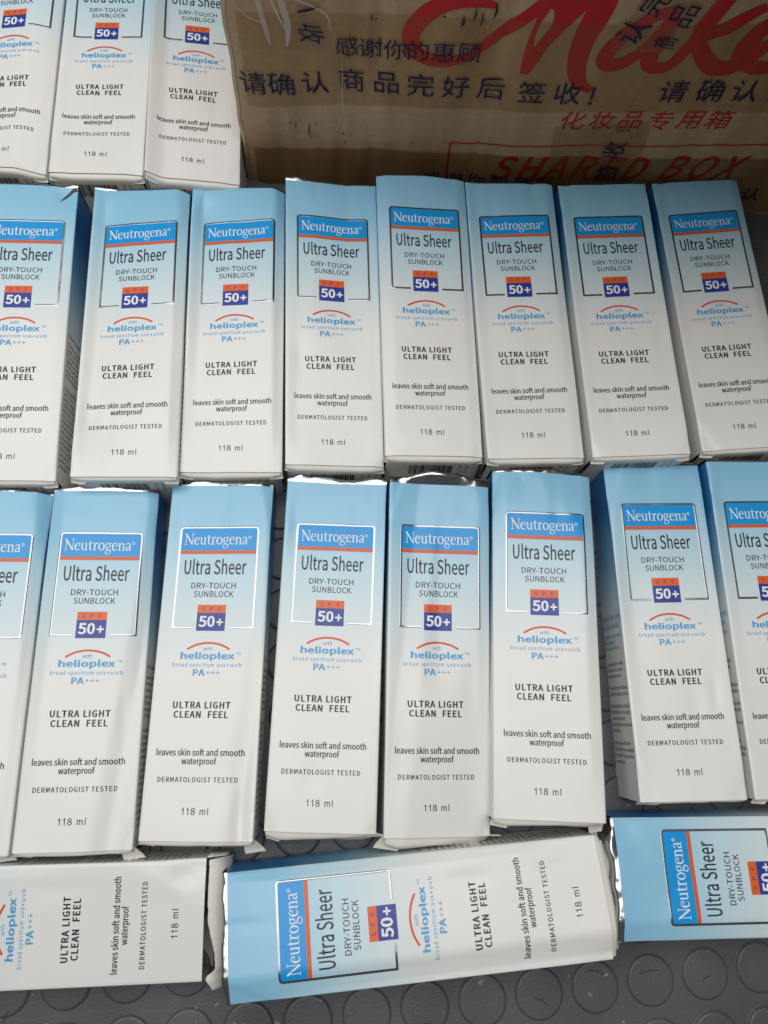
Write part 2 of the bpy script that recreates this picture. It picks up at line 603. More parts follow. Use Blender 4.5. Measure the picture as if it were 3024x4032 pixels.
def make_shell(box, root, open_end=False):
    g = Geo()
    r = 0.55
    us = [r * .0, r * .35, r] + [r + (W - 2 * r) * i / 40 for i in range(1, 40)] + [W - r, W - r * .35, W]
    dz = [-r, -r * .3, 0] + [0] * 39 + [0, -r * .3, -r]
    vs = [L * j / 92 for j in range(93)]
    pts = [[box.P(u, v, o) for u, o in zip(us, dz)] for v in vs]
    uv = [[(u / W, v / L) for u in us] for v in vs]
    g.grid(pts, uv, 0, True)
    ds = [0, .06, .2, .4, .6, .8, .94, 1.0]
    for right in (0, 1):
        pts, uv = [], []
        for v in vs[::2]:
            row = []
            for d in ds:
                q = box.side(right, d, v)
                if d == 0:
                    q = box.P(W if right else 0, v, -r)
                row.append(q)
            pts.append(row)
            uv.append([(d, v / L) for d in ds])
        g.grid(pts, uv, 1, not right)
    bl = [[box.side(0, 1, v), box.side(1, 1, v)] for v in vs[::4]]
    g.grid(bl, [[(0, v / L), (1, v / L)] for v in vs[::4]], 1)
    return g.build('carton_shell', [M['front'], M['side']], root, origin=root['_o'])


def make_foil(box, root, e=2.6, lift=(), crumple=0.5):
    """Silver closing flap at the top end. lift = list of (u, rise mm, half width)."""
    g = Geo()
    n = 46
    prof = [(0.0, 0.0), (0.25, -.05), (0.6, -.15), (0.85, -.5), (1.0, -1.3), (1.02, -4), (0.95, -14), (0.9, -999)]
    pts = []
    for j, (f, dzz) in enumerate(prof):
        row = []
        for i in range(n):
            u = W * i / (n - 1)
            ef = e * (0.72 + 0.55 * noise.noise(Vector((u * .09, 3.3, box.seed))) + 0.2 * math.sin(math.pi * i / (n - 1)))
            ef = max(0.7, ef)
            for (u0, ri, hw) in lift:
                ef += max(0, 1 - abs(u - u0) / hw) * ri * .5
            p = box.P(u, 0.0)
            q = box.R @ Vector((0, 1, 0))
            z = p.z + dzz
            if 0 < j < 6:
                w = (0, .5, 1, 1, .8, .4)[j]
                z += .55 * w * crumple * (noise.noise(Vector((u * .32, j * .7, box.seed * 5.1))) + .6 * noise.noise(Vector((u * .9, j * 1.1, box.seed * 2.7))))
                for (u0, ri, hw) in lift:
                    z += (0, .25, .7, 1, .9, .3)[j] * max(0, 1 - abs(u - u0) / hw) * ri
            if dzz == -999:
                z = 0.2
            row.append(Vector((p.x + q.x * ef * f, p.y + q.y * ef * f, z)))
        pts.append(row)
    g.grid(pts)
    return g.build('foil_flap', M['foil'], root, smooth=True, origin=root['_o'])


def end_point(box, u, out, below):
    """A point beyond the bottom end: out mm outwards, below mm under the front edge (or absolute floor if None)."""
    p = box.P(min(W, max(0, u)), L)
    q = box.R @ Vector((u - min(W, max(0, u)), -out, 0))
    z = 0.2 if below is None else p.z - below
    return Vector((p.x + q.x, p.y + q.y, z))


def make_closure(box, root, bulge=1.6, flare=1.0, top=1.5, bow=0.0, skew=0.0):
    g = Geo()
    n = 30
    prof = [(-3.0, .9), (-.8, .75), (bulge * .55, top * .75), (bulge * .9, top * 1.15), (bulge * 1.05, top * 2.2), (bulge * 1.08, 6), (bulge + flare * .5, 16), (bulge + flare, None)]
    pts = []
    for o, b_ in prof:
        row = []
        for i in range(n):
            t = i / (n - 1)
            u = .7 + (W - 1.4) * t
            k = min(1, min(t, 1 - t) * 9)
            oo = o * (.6 + .4 * k) if o > 0 else o
            oo *= (1 + skew * (1 - 2 * t)) if 0 < o and b_ is not None and b_ < 5 else 1
            oo += (bow * math.sin(math.pi * t) if o > 0 else 0) + (.25 * noise.noise(Vector((u * .12, o * .2, box.seed))) if o > 0 else 0)
            row.append(end_point(box, u, oo, b_))
        pts.append(row)
    g.grid(pts, flip=True)
    return g.build('closure_flap', M['board'], root, origin=root['_o'])


def make_ear(box, root, right, out=2.4, length=8.0, drop=1.2, flare=0.3, low=2.6):
    """Dust flap at a bottom corner: a stiff little plate that sticks out past the end."""
    g = Geo()
    sg = -1 if right else 1
    u0 = W if right else 0
    n = 6
    rows = []
    for o_, fl, sh, dz in ((-.6, 0, 0, 0), (.35, .15, .04, .25), (out * .7, .75, .14, .8), (out, 1.0, .24, 1.0)):
        row = []
        for i in range(n):
            t = i / (n - 1)
            u = u0 - sg * flare * fl + sg * (length * (1 - sh) + flare * fl) * t
            row.append(end_point(box, u, o_ + (.25 * out * (t - .5) if o_ > .5 else 0), drop + low * dz + .5 * math.sin(math.pi * t)))
        rows.append(row)
    g.grid(rows, flip=not right)
    ob = g.build('dust_flap', [M['board']], root, smooth=False, origin=root['_o'])
    md = ob.modifiers.new('thickness', 'SOLIDIFY')
    md.thickness = 0.5 * S
    return ob


def make_front_print(box, root):
    o = root['_o']
    # banner, stripe
    g = Geo()
    strip_uv(box, g, 7.0, 45.6, 22.3, 34.0, .13)
    banner = g.build('brand_banner', M['banner'], root, origin=o)
    g = Geo()
    strip_uv(box, g, 7.0, 45.6, 34.0, 35.8, .13)
    g.build('banner_stripe', M['orange'], banner, origin=o)
    g = Geo()
    for vs, fs, k in serif_word('Neutrogena', 8.9, 41.0, 31.0, 5.7):
        box.map(g, vs, fs, .22 + k, flip=False)
    for st in ([(41.9 + .75 * math.cos(k * math.pi / 6), 27.3 + .75 * math.sin(k * math.pi / 6), .16) for k in range(13)],
               [(41.65, 27.75, .16), (41.65, 26.9, .16), (42.1, 26.95, .16), (42.1, 27.25, .16), (41.7, 27.35, .16), (42.15, 27.75, .16)]):
        vs, fs = ribbon(st, 1, False)
        box.map(g, vs, fs, .22, flip=False)
    g.build('brand_lettering', M['white_ink'], banner, origin=o)
    # silver frame: open at the badge
    g = Geo()
    t = 1.0
    u0, u1, v0, v1, r = 6.7, 45.9, 22.0, 72.5, 1.2
    path = [(16.9, v1)] + [(x, v1) for x in (14, 11, 8.5)] + [(u0, v1)]
    vert = [(u0, v1 - k * (v1 - v0 - r) / 30) for k in range(0, 31)]
    topc = [(u0 + r * .3, v0 + r * .3)] + [(u0 + r + k * (u1 - u0 - 2 * r) / 24, v0) for k in range(25)] + [(u1 - r * .3, v0 + r * .3)]
    down = [(u1, v0 + r + k * (v1 - v0 - r) / 30) for k in range(31)]
    end = [(x, v1) for x in (43.5, 41, 38)] + [(34.3, v1)]
    pl = path[:-1] + vert + topc + down + end
    # mitred strip
    vsn, fsn = [], []
    for i, (x, y) in enumerate(pl):
        a, c = pl[max(i - 1, 0)], pl[min(i + 1, len(pl) - 1)]
        d1 = Vector((x - a[0], y - a[1]))
        d2 = Vector((c[0] - x, c[1] - y))
        d1 = d1.normalized() if d1.length > 1e-6 else d2.normalized()
        d2 = d2.normalized() if d2.length > 1e-6 else d1
        nn = Vector((-(d1.y + d2.y), d1.x + d2.x))
        nn = nn.normalized() if nn.length > 1e-6 else Vector((-d1.y, d1.x))
        w = t / 2 / max(.5, abs(nn.dot(Vector((-d1.y, d1.x)))))
        for k_, hgt in ((1, .15), (.7, .19), (.2, .205), (-.2, .205), (-.7, .19), (-1, .15)):
            vsn.append(box.P(x + nn.x * w * k_, y + nn.y * w * k_, hgt))
        if i:
            fsn += [[6 * i - 6 + q, 6 * i - 5 + q, 6 * i + 1 + q, 6 * i + q] for q in range(5)]
    g.add(vsn, fsn)
    g.build('silver_frame', M['frame'], root, origin=o)
    # heading
    g = Geo()
    for a in (('Ultra Sheer', 9.9, 41.0, 46.1, 7.1, 0.010), ('DRY-TOUCH', 14.2, 36.3, 53.3, 2.85, .004), ('SUNBLOCK', 15.8, 35.4, 57.5, 2.85, .004)):
        vs, fs = fit_text(*a)
        box.map(g, vs, fs, .15)
    g.build('heading_lettering', M['black_ink'], root, origin=o)
    # badge
    g = Geo()
    strip_uv(box, g, 18.3, 32.2, 65.4, 74.1, .13)
    badge = g.build('sun_factor_badge', M['navy'], root, origin=o)
    g = Geo()
    strip_uv(box, g, 18.3, 32.2, 61.4, 65.4, .13)
    g.build('badge_band', M['spf_orange'], badge, origin=o)
    g = Geo()
    bold(box, g, ('50', 19.4, 27.1, 72.0, 4.9, .016), .14, .10, .22)
    for k_, st in enumerate(([(28.0, 69.9, .85), (31.3, 69.9, .85)], [(29.65, 68.2, .85), (29.65, 71.6, .85)])):
        vs, fs = ribbon(st, 1, False)
        box.map(g, vs, fs, .27 + .01 * k_, flip=False)
    g.build('badge_number', M['white_ink'], badge, origin=o)
    g = Geo()
    for ch, a, c in (('S', 20.4, 21.9), ('P', 24.4, 25.8), ('F', 28.5, 29.8)):
        vs, fs = fit_text(ch, a, c, 64.4, 1.9, .006)
        box.map(g, vs, fs, .22)
    g.build('badge_letters', M['navy'], badge, origin=o)
    # arc
    g = Geo()
    vs, fs = ribbon([(14.8, 83.0, .95), (19.3, 80.8, .95), (25.1, 79.9, .95), (31, 80.8, .95), (35.4, 82.9, .95)], 6)
    box.map(g, vs, fs, .15, flip=False)
    g.build('orange_arc', M['arc'], root, origin=o)
    # blue lettering
    g = Geo()
    for a in (('with', 22.6, 27.1, 83.5, 1.95, .0, ASC), ('TM', 38.7, 40.9, 85.5, 1.15), ('broad spectrum uva', 8.6, 33.8, 91.2, 1.95, .006, ASC, 1.1),
              ('uvb', 36.4, 41.7, 91.2, 1.95, .006, ASC, 1.1), ('+++', 24.8, 31.4, 95.3, 2.6, -.006)):
        vs, fs = fit_text(*a)
        box.map(g, vs, fs, .15)
    bold(box, g, ('helioplex', 12.1, 37.8, 87.5, 3.15, .010, ASC), .17, .08)
    bold(box, g, ('PA', 18.7, 24.2, 95.5, 2.95, .008), .13, .06)
    vs, fs = ribbon([(34.75, 90.5, .75), (35.45, 90.5, .75)], 1, False)
    box.map(g, vs, fs, .15, flip=False)
    g.build('blue_lettering', M['blue_ink'], root, origin=o)
    # claims
    g = Geo()
    bold(box, g, ('ULTRA LIGHT', 10.6, 37.6, 110.5, 2.95, .008, CAP, 1.08), .13, .06)
    bold(box, g, ('CLEAN  FEEL', 11.3, 36.7, 114.8, 2.95, .008, CAP, 1.08), .13, .06)
    for a in (('leaves skin soft and smooth', 4.9, 45.4, 131.7, 3.05, .008, ASC), ('waterproof', 16.8, 32.9, 135.5, 3.0, .008, ASC)):
        bold(box, g, a, .05)
    bold(box, g, ('DERMATOLOGIST TESTED', 6.5, 43.0, 143.3, 2.2, .004, CAP, 1.08), .05)
    g.build('claim_lettering', M['black_ink'], root, origin=o)
    g = Geo()
    for a, c in ((18.7, 19.55), (20.9, 21.75)):
        vs, fs = ribbon([(a, 155.15, .28), (c - .25, 154.85, .3), (c, 154.25, .3)], 3)
        box.map(g, vs, fs, .15, flip=False)
        vs, fs = ribbon([(c, 154.2, .36), (c, 157.2, .36)], 1, False)
        box.map(g, vs, fs, .162, flip=False)
    for a in (('8', 22.9, 25.0, 157.2, 2.9, .006), ('m', 27.1, 29.7, 157.2, 2.9, .006)):
        vs, fs = fit_text(*a)
        box.map(g, vs, fs, .15)
    vs, fs = ribbon([(30.75, 154.2, .36), (30.75, 157.2, .36)], 1, False)
    box.map(g, vs, fs, .15, flip=False)
    g.build('volume_lettering', M['black_ink'], root, origin=o)


LEFT_TXT = [(81, 'American Cancer Society', 1), (85.4, 'Sun Care Essentials', 1), (90, 'This product comes from the', 2), (93, 'Cancer Society to', 2), (96, 'help you stay protected', 2),
            (104, 'sun, especially in the middle', 0), (107, 'of day when the sun rays are', 0), (110, 'strongest (10am to 4pm).', 0),
            (116, 'Cover up with protective clothing to', 0), (119, 'protect skin as much as possible.', 0),
            (125, 'Wear a hat, preferably one with a wide', 0), (128, 'brim, to shade your face, ears, and neck.', 0), (131, 'Use even on cloudy days.', 0), (134, 'sunscreen to protect your skin and', 0), (137, 'reduce burns.', 0),
            (143, 'Wear sunglasses with 99-100%', 0), (146, 'UV absorption to provide optimal', 0), (149, 'protection for the eyes and the', 0), (152, 'surrounding skin.', 0)]
RIGHT_TXT = [(88, 'Tested in Australia', 0), (93, 'The American Cancer', 0), (96, 'Society works with', 0), (99, 'this product and', 0), (102, 'supports sun care', 0), (105, 'The ACS does not', 0), (108, 'endorse any product', 0), (111, 'ACS is a trademark', 0),
             (118, 'ACTIVE INGREDIENTS', 0), (121, 'BUTYL METHOXY', 0), (124, 'DIBENZOYLMETHANE', 0), (127, 'INGREDIENTS: WATER', 0), (130, 'HOMOSALATE, SILICA', 0), (133, 'OCTYL SALICYLATE', 0), (136, 'OXYBENZONE, GLYCERIN', 0), (139, 'BEESWAX, DIMETHICONE', 0),
             (142, 'METHYLPARABEN', 0), (145, 'TOCOPHERYL ACETATE', 0), (148, 'TRIETHANOLAMINE', 0), (151, 'ACRYLATES COPOLYMER', 0), (154, 'HEXYLENE GLYCOL', 0), (157, 'PANTHENOL, FRAGRANCE', 0), (160, 'PROPYLPARABEN', 0)]


def make_side_text(box, root, right):
    gi = [Geo(), Geo()]
    for base, body, kind in (RIGHT_TXT if right else LEFT_TXT):
        hh = {0: 1.75, 1: 2.8, 2: 1.9}[kind]
        span = min(27.0, (len(body) * {0: .82, 1: 1.25, 2: .9}[kind]) * (1.2 if right else 1))
        vs, fs = fit_text(body, 3.0, 3.0 + span, base, hh, .004 if kind != 1 else .0)
        for_ = []
        for x, v in vs:
            d = x / 31.0
            d = d if right else (1 - d)
            for_.append(box.side(right, min(.98, max(.02, d)), v, off=.18))
        gi[1 if kind else 0].add(for_, [f[::-1] for f in fs])
    o = gi[0].build('side_lettering', M['grey_ink'], root, origin=root['_o'])
    if gi[1].f:
        gi[1].build('side_heading', M['blue_ink'], root, origin=root['_o'])


def make_barcode(box, root, bulge, flare):
    """Bars and a date line on the bottom closing panel."""
    rnd = random.Random(5)
    def ep(u, dd):
        z0 = 6 + dd
        k = (z0 - 6) / 10.0
        out = bulge * 1.08 + (flare * .5 - bulge * .08) * min(1, k) + .5
        return end_point(box, u, out, z0)
    g = Geo()
    u = 13.0
    while u < 36.0:
        w = rnd.choice((.3, .3, .55, .85))
        g.add([ep(u, -.5), ep(u + w, -.5), ep(u + w, 9), ep(u, 9)], [[0, 1, 2, 3][::-1]])
        u += w + rnd.choice((.3, .3, .5, .75))
    g.build('barcode', M['black_ink'], root, smooth=False, origin=root['_o'])
    g = Geo()
    for body, uu in (('EXP 12 2023', 39.0), ('MFG A 1012', 42.4)):
        vs, fs = text_geo(body)
        for_ = [ep(uu + y * 1.8 / CAP, -1.2 + x * 1.3 / CAP) for x, y in vs]
        g.add(for_, fs)
    g.build('date_lettering', M['grey_ink'], root, smooth=False, origin=root['_o'])


GROUP = 'sunscreen boxes laid out in rows on the rubber mat'
B = {}


def sunscreen_box(key, pose, label, folds=(), seed=1, foil=None, closure=None, ears=((0, {}), (1, {})), side=(), barcode=False, gain=0.85, shell_only=False):
    T, yaw, pitch, roll, hs = pose
    box = Box(key, T, yaw, pitch, roll, hs, folds, seed, gain)
    root = bpy.data.objects.new('sunscreen_box', None)
    root.empty_display_size = 0.02
    COL.objects.link(root)
    o = (T[0], T[1], 0.0)
    root.location = Vector(o) * S
    root['_o'] = o
    root['label'] = label
    root['category'] = 'sunscreen box'
    root['group'] = GROUP
    make_shell(box, root)
    make_foil(box, root, **(foil or {}))
    if closure is not False:
        c = dict(bulge=1.6, flare=1.0)
        c.update(closure or {})
        make_closure(box, root, **c)
        for right, kw in ears:
            make_ear(box, root, right, **kw)
        if barcode:
            make_barcode(box, root, c['bulge'], c['flare'])
    make_front_print(box, root)
    for s_ in side:
        make_side_text(box, root, s_)
    del root['_o']
    B[key] = (box, root)
    return box, root


POSE = {
    'a1': ((-164.8, 201.5, 34.1), 0.3, 0.9, 1.9, (0, -0.4, 0, -0.8, 0, 0.2, 0, 0.8)),
    'a2': ((-104.3, 201.8, 34.9), 0.5, -1.6, -1.1, (1.4, -0.9, 2.1, -2.2, -2.0, 1.9, -1.7, 1.2)),
    'a3': ((-52.1, 206.2, 30.5), 0.1, -0.1, -0.7, (2.0, -2.1, 0.7, -1.2, -2.0, 2.0, -1.7, 2.1)),
    'a4': ((0.5, 210.0, 30.7), 0.4, 0.9, 4.2, (0.4, 0.5, 1.7, -1.6, -0.7, -0.5, -0.3, 0.3)),
    'a5': ((51.8, 213.6, 33.9), 0.4, -0.2, 3.3, (-2.2, -1.3, -0.6, -2.1, 2.0, 1.4, 1.2, 0.8)),
    'a6': ((104.0, 212.0, 33.1), 1.0, -0.9, -0.1, (1.0, -1.2, 0.8, -0.7, -1.3, 1.3, -0.8, 1.1)),
    'a7': ((158.9, 212.3, 35.0), 1.1, -1.7, -2.4, (0.9, 0.5, 0.2, 0.8, -0.5, -0.4, -1.0, -0.3)),
    'a8': ((218.2, 217.5, 32.2), 2.3, -1.3, -3.0, (1.0, -1.5, -0.3, 0, -0.8, 1.3, -0.8, 1.0)),
    'b1': ((-168.9, 28.9, 30.3), -0.8, -1.6, 2.9, (0, -1.8, 0, -1.0, 0, 1.2, 0, 1.3)),
    'b2': ((-116.0, 29.3, 29.0), -0.6, -2.2, 0.8, (-1.0, -1.2, -0.3, -1.2, 1.0, 0.3, 1.4, -0.3)),
    'b3': ((-59.7, 32.0, 29.8), -2.1, -2.5, -4.9, (0.5, 0.6, -0.2, 1.6, -1.2, 0.5, -0.8, -0.6)),
    'b4': ((-2.6, 33.5, 27.8), -3.1, -1.9, -1.0, (0.9, 1.3, 0.7, -0.6, -2.2, -1.4, 0.3, -0.4)),
    'b5': ((51.0, 29.5, 32.2), -2.4, 2.7, 8.7, (-1.5, 0.4, 1.9, -2.2, -1.6, 2.3, 0.2, 2.1)),
    'b6': ((102.9, 36.2, 35.2), -3.6, -1.8, -3.6, (-0.7, -2.0, -2.0, 0.1, 1.9, 1.5, -0.5, 1.5)),
    'b7': ((169.6, 42.2, 28.8), -0.2, -1.9, -1.2, (1.2, -0.0, -0.4, 0.7, 0.3, -0.5, -1.7, -0.3)),
    'b8': ((223.3, 42.4, 31.5), 0.3, -0.3, 2.1, (1.1, 0, 0.3, 0, -1.0, 0, -0.5, 0)),
    'c1': ((-184.7, 383.2, 33.7), -0.8, 1.8, 3.3, (0, 0, 0, -0.4, 0, 0, 0, 0.9)),
    'c2': ((-132.2, 381.4, 30.1), 0.4, -1.2, -0.5, (0, 0, 0.7, -0.7, 0, 0, -0.8, 0.5)),
    'c3': ((-78.3, 375.6, 34.4), 0.9, -0.7, 6.8, (0, 0, 0.4, -0.5, 0, 0, -0.1, 0)),
    'd1': ((-143.3, -85.3, 28.0), 89.2, 2.9, -6.8, (0, 0, -0.7, 0.9, 0, 0, 0, 0)),
    'd2': ((37.2, -85.9, 34.8), 93.6, 0.0, 8.5, (1.0, -4.0, 0.6, -1.5, 0.7, 1.0, -0.7, 1.6)),
    'd3': ((212.7, -75.4, 34.0), 88.7, 1.3, 5.4, (0.9, -2.0, 0, 0, 1.0, -0.8, 0, 1.2)),
}

# ------------------------------------------------------------------ floor: rubber mat with round studs
g = Geo()
g.add([(-900, -600, 0), (900, -600, 0), (900, 1200, 0), (-900, 1200, 0)], [[0, 1, 2, 3]])
ca, sa = math.cos(math.radians(3.6)), math.sin(math.radians(3.6))
PITCH = 27.4
for i in range(-14, 13):
    for j in range(-5, 20):
        cx = 96 + i * PITCH * ca - j * PITCH * sa
        cy = -129 + i * PITCH * sa + j * PITCH * ca
        if abs(cx) > 330 or cy > 420:
            continue
        n = 56
        rings = [(11.75, 0.02), (11.45, .18), (11.1, .85), (10.8, 1.25), (10.4, 1.42), (9.8, 1.48)]
        vs = [(cx + r * math.cos(2 * math.pi * k / n), cy + r * math.sin(2 * math.pi * k / n), z) for r, z in rings for k in range(n)]
        fs = []
        for q in range(len(rings) - 1):
            for k in range(n):
                a, b_ = q * n + k, q * n + (k + 1) % n
                fs.append([a, b_, b_ + n, a + n])
        fs.append([(len(rings) - 1) * n + k for k in range(n)])
        g.add(vs, fs)
rnd = random.Random(11)
for (x, y, a, l) in ((150, -122, .2, 7), (124, -121, -.3, 6), (178, -126, .7, 4), (-150, -128, 1.2, 5), (40, -140, .4, 6), (96, -132, -.6, 5), (-60, -140, .2, 4), (205, -140, .1, 6)):
    vs, fs = ribbon([(x + l * (t - .5) * math.cos(a) * 1.4, y + l * (t - .5) * math.sin(a) + .8 * math.sin(3 * t), .34) for t in (0, .3, .6, 1)], 4)
    g.add([(px, py, 1.54) for px, py in vs], fs, mi=1)
fl = g.build('floor', [M['rubber'], M['scratch']])
fl['kind'] = 'structure'

# ------------------------------------------------------------------ shipping carton behind the rows
CA, CE = Vector((-45.5, 317.0)), Vector((271.0, 301.0))
ED = (CE - CA).normalized()
NN = Vector((ED.y, -ED.x))           # towards the camera
CW, CH, CD = 430.0, 262.0, 300.0


def cf(s, h, off=0.0):
    """Point on the carton's front: s along it, h above the floor."""
    b_ = 1.4 * noise.noise(Vector((s * .03, h * .012, 4.2))) + 2.2 * noise.noise(Vector((s * .008, h * .006, 9.1)))
    b_ += -1.6 * math.exp(-((s - 50.5) / 1.6) ** 2) * (.4 + .6 * (h < 100)) + -1.1 * math.exp(-((s - 68) / 1.4) ** 2) - .9 * math.exp(-((s - 17) / 2.0) ** 2) - .9 * math.exp(-((s - 128) / 2.) ** 2)
    b_ += .5 * noise.noise(Vector((s * .14, h * .03, 1.2)))
    edge = 3.5 * math.exp(-max(0, s + 5.0) / 6.0) + .8 * math.exp(-max(0, h) / 6.0)
    b_ -= edge
    sx = s + 1.2 * noise.noise(Vector((h * .05, 2.0, 0))) * math.exp(-max(0, s + 5) / 12)
    p = CA + ED * sx + NN * (b_ + off)
    return Vector((p.x, p.y, h))


carton = bpy.data.objects.new('cardboard_carton', None)
carton.empty_display_size = 0.05
COL.objects.link(carton)
co = (CA.x, CA.y, 0)
carton.location = Vector(co) * S
carton['label'] = 'worn brown cardboard shipping carton printed in red and bound with tape behind the boxes'
carton['category'] = 'carton'

g = Geo()
ss = [-5.0 + (CW + 5.0) * i / 150 for i in range(151)]
hs_ = [0.2 + (CH - .2) * j / 70 for j in range(71)]
g.grid([[cf(s, h) for s in ss] for h in hs_])
back = lambda p, d: Vector((p.x - NN.x * d, p.y - NN.y * d, p.z))
for s_end, fl_ in ((-5.0, True), (CW, False)):
    g.grid([[cf(s_end, h), *[back(cf(s_end, h), d) for d in (3, 8, 20, 60, 120, 200, CD)]] for h in hs_], flip=not fl_)
g.grid([[back(cf(-5.0, h), CD), back(cf(CW, h), CD)] for h in hs_], flip=True)
g.grid([[cf(s, CH) for s in ss], [back(cf(s, CH), CD) for s in ss]])
g.build('carton_body', M['cardboard'], carton, origin=co)
g = Geo()  # unseen flap, added above the view to shade the right end of the row
top_edge = [cf(s, CH, .4) for s in ss if s > 105]
g.grid([top_edge] + [[Vector((p.x + NN.x * d, p.y + NN.y * d, CH + d * .42 - .0012 * d * d)) for p in top_edge] for d in (6, 20, 42, 68, 96)])
ofl = g.build('added_shade_flap', M['cardboard'], carton, origin=co)
md = ofl.modifiers.new('thickness', 'SOLIDIFY')
md.thickness = 3.5 * S

# crushed corner edge
g = Geo()
pts = []
for h in hs_:
    w = 1.5 + 1.1 * noise.noise(Vector((h * .11, 5, 5)))
    a = cf(-5.0, h, .35)
    pts.append([back(a, 1.6 + w), Vector((a.x - ED.x * .5, a.y - ED.y * .5, a.z)), cf(w - 5.0, h, .3)])
g.grid(pts)
g.build('worn_edge', M['torn'], carton, origin=co)


def cf_map(geo, vs, fs, off, flip=False):
    geo.add([cf(x, y, off) for x, y in vs], [f[::-1] for f in fs] if flip else fs)


def subdiv_poly(geo, quad, off, ns=40, nh=14):
    (a, b_, c, d) = [Vector(q) for q in quad]     # bottom-left, bottom-right, top-right, top-left
    pts = []
    for j in range(nh + 1):
        t = j / nh
        l, r = a.lerp(d, t), b_.lerp(c, t)
        pts.append([cf(*(l.lerp(r, i / ns)), off) for i in range(ns + 1)])
    geo.grid(pts)


# red brush lettering and printed lines
SCRIPT = {
    'c': [(121.0, 132.6, 3), (108.1, 134.3, 7), (95.6, 130.2, 8.5), (86.2, 120.2, 9), (84.0, 110.6, 8.5), (88.5, 102.9, 7.5), (99.5, 100.2, 7), (111.6, 103.4, 5), (117.2, 109.2, 5), (122.8, 115.5, 5.5),
          (130.2, 123.3, 6), (138.0, 131.2, 6.5), (143.9, 138.7, 6.5), (150.1, 146.3, 6.5)],
    'm_first': [(152.3, 148.2, 13), (149.3, 137.8, 13), (146.2, 124.8, 12), (143.7, 110.9, 9), (141.8, 97.9, 4)],
    'm_second': [(143.8, 108.0, 5), (149.5, 121.2, 6), (155.9, 132.8, 7), (164.7, 146.7, 8)],
    'm_third': [(168.7, 148.0, 12), (167.8, 134.6, 12), (165.8, 123.5, 11), (165.5, 112.9, 10), (167.4, 101.9, 9), (171.6, 94.7, 7), (178.2, 90.6, 3)],
    'a_bowl': [(203.5, 139.5, 5), (193.5, 135.1, 6), (184.9, 126.2, 7), (179.4, 116.1, 8), (178.8, 109.6, 8), (182.6, 106.8, 7.5), (189.4, 110.2, 6.5), (196.5, 119.6, 6), (202.2, 133.2, 6)],
    'a_stem': [(202.6, 135.9, 8), (200.4, 121.8, 8), (200.2, 111.4, 8), (204.3, 107.4, 7), (211.2, 109.4, 6), (215.5, 118.3, 6), (218.5, 130.1, 6)],
    'k_stem': [(223.5, 150.0, 9), (220.7, 139.2, 9), (218.7, 130.0, 9), (219.0, 117.6, 7)],
    'k_arm': [(242.5, 142.5, 4), (235.0, 136.0, 7), (228.3, 130.0, 7), (222.0, 126.5, 6), (219.1, 123.5, 5)],
    'k_leg': [(217.2, 127.1, 6), (224.2, 116.6, 8), (233.4, 109.0, 9), (242.0, 109.2, 8), (248.8, 116.3, 7), (254.9, 126.6, 6)],
    'e': [(247.0, 120.5, 5), (256.0, 126.0, 5), (262.6, 134.2, 5), (256.7, 139.7, 6), (247.7, 133.2, 8), (244.0, 123.7, 9), (244.1, 115.8, 9), (250.2, 111.2, 8), (261.2, 112.1, 7), (272.4, 120.9, 5)],
}
g = Geo()
for i, st in enumerate(SCRIPT.values()):
    vs, fs = ribbon(st, 10)
    cf_map(g, vs, fs, .25 + .02 * i, flip=True)
g.build('script_lettering', M['red_ink'], carton, origin=co)


def carton_char(geo, ch, x, y, size, off, ang=4.0, shear=0.0, wx=1.0, weight=.0):
    vs, fs = text_geo(ch, weight)
    x0, x1 = min(p[0] for p in vs), max(p[0] for p in vs)
    y0, y1 = min(p[1] for p in vs), max(p[1] for p in vs)
    mx_, my_ = (x0 + x1) / 2, (y0 + y1) / 2
    c_, s_ = math.cos(math.radians(ang)), math.sin(math.radians(ang))
    out = []
    for px, py in vs:
        a, b_ = (px - mx_) * size * wx * .686 / CAP, (py - my_) * size * .686 / CAP
        a += shear * b_
        out.append((x + a * c_ - b_ * s_, y + a * s_ + b_ * c_))
    cf_map(geo, out, fs, off)


g = Geo()
for ch, s in zip('化妆品专用箱', (175.5, 191, 206.5, 222, 237.5, 253.0)):
    carton_char(g, ch, s, 69.8 + (s - 175.5) * .085, 15.2, .3, 4.8, .12)
g.build('red_lettering', M['red_ink'], carton, origin=co)
g = Geo()
vs, fs = text_geo('SHARED BOX', .018, 1.08)
x1 = max(p[0] for p in vs)
out = []
for px, py in vs:
    a, b_ = px / x1 * 143, py / CAP * 18.5
    a += .22 * b_
    out.append((138.5 + a, 20.5 + a * .078 + b_))
cf_map(g, out, fs, .3)
g.build('red_lettering', M['red_ink'], carton, origin=co)
g = Geo()
for st in ([(112.5, 46.3, 1.0), (130, 47.0, 1.0), (200, 52.8, .9), (288, 60.1, .9), (335, 64, .9)], [(112.5, 46.3, 1.1), (113.6, 20, 1.1), (114.2, 4, 1.1)]):
    vs, fs = ribbon(st, 14)
    cf_map(g, vs, fs, .25, flip=True)
g.build('red_border', M['red_ink'], carton, origin=co)

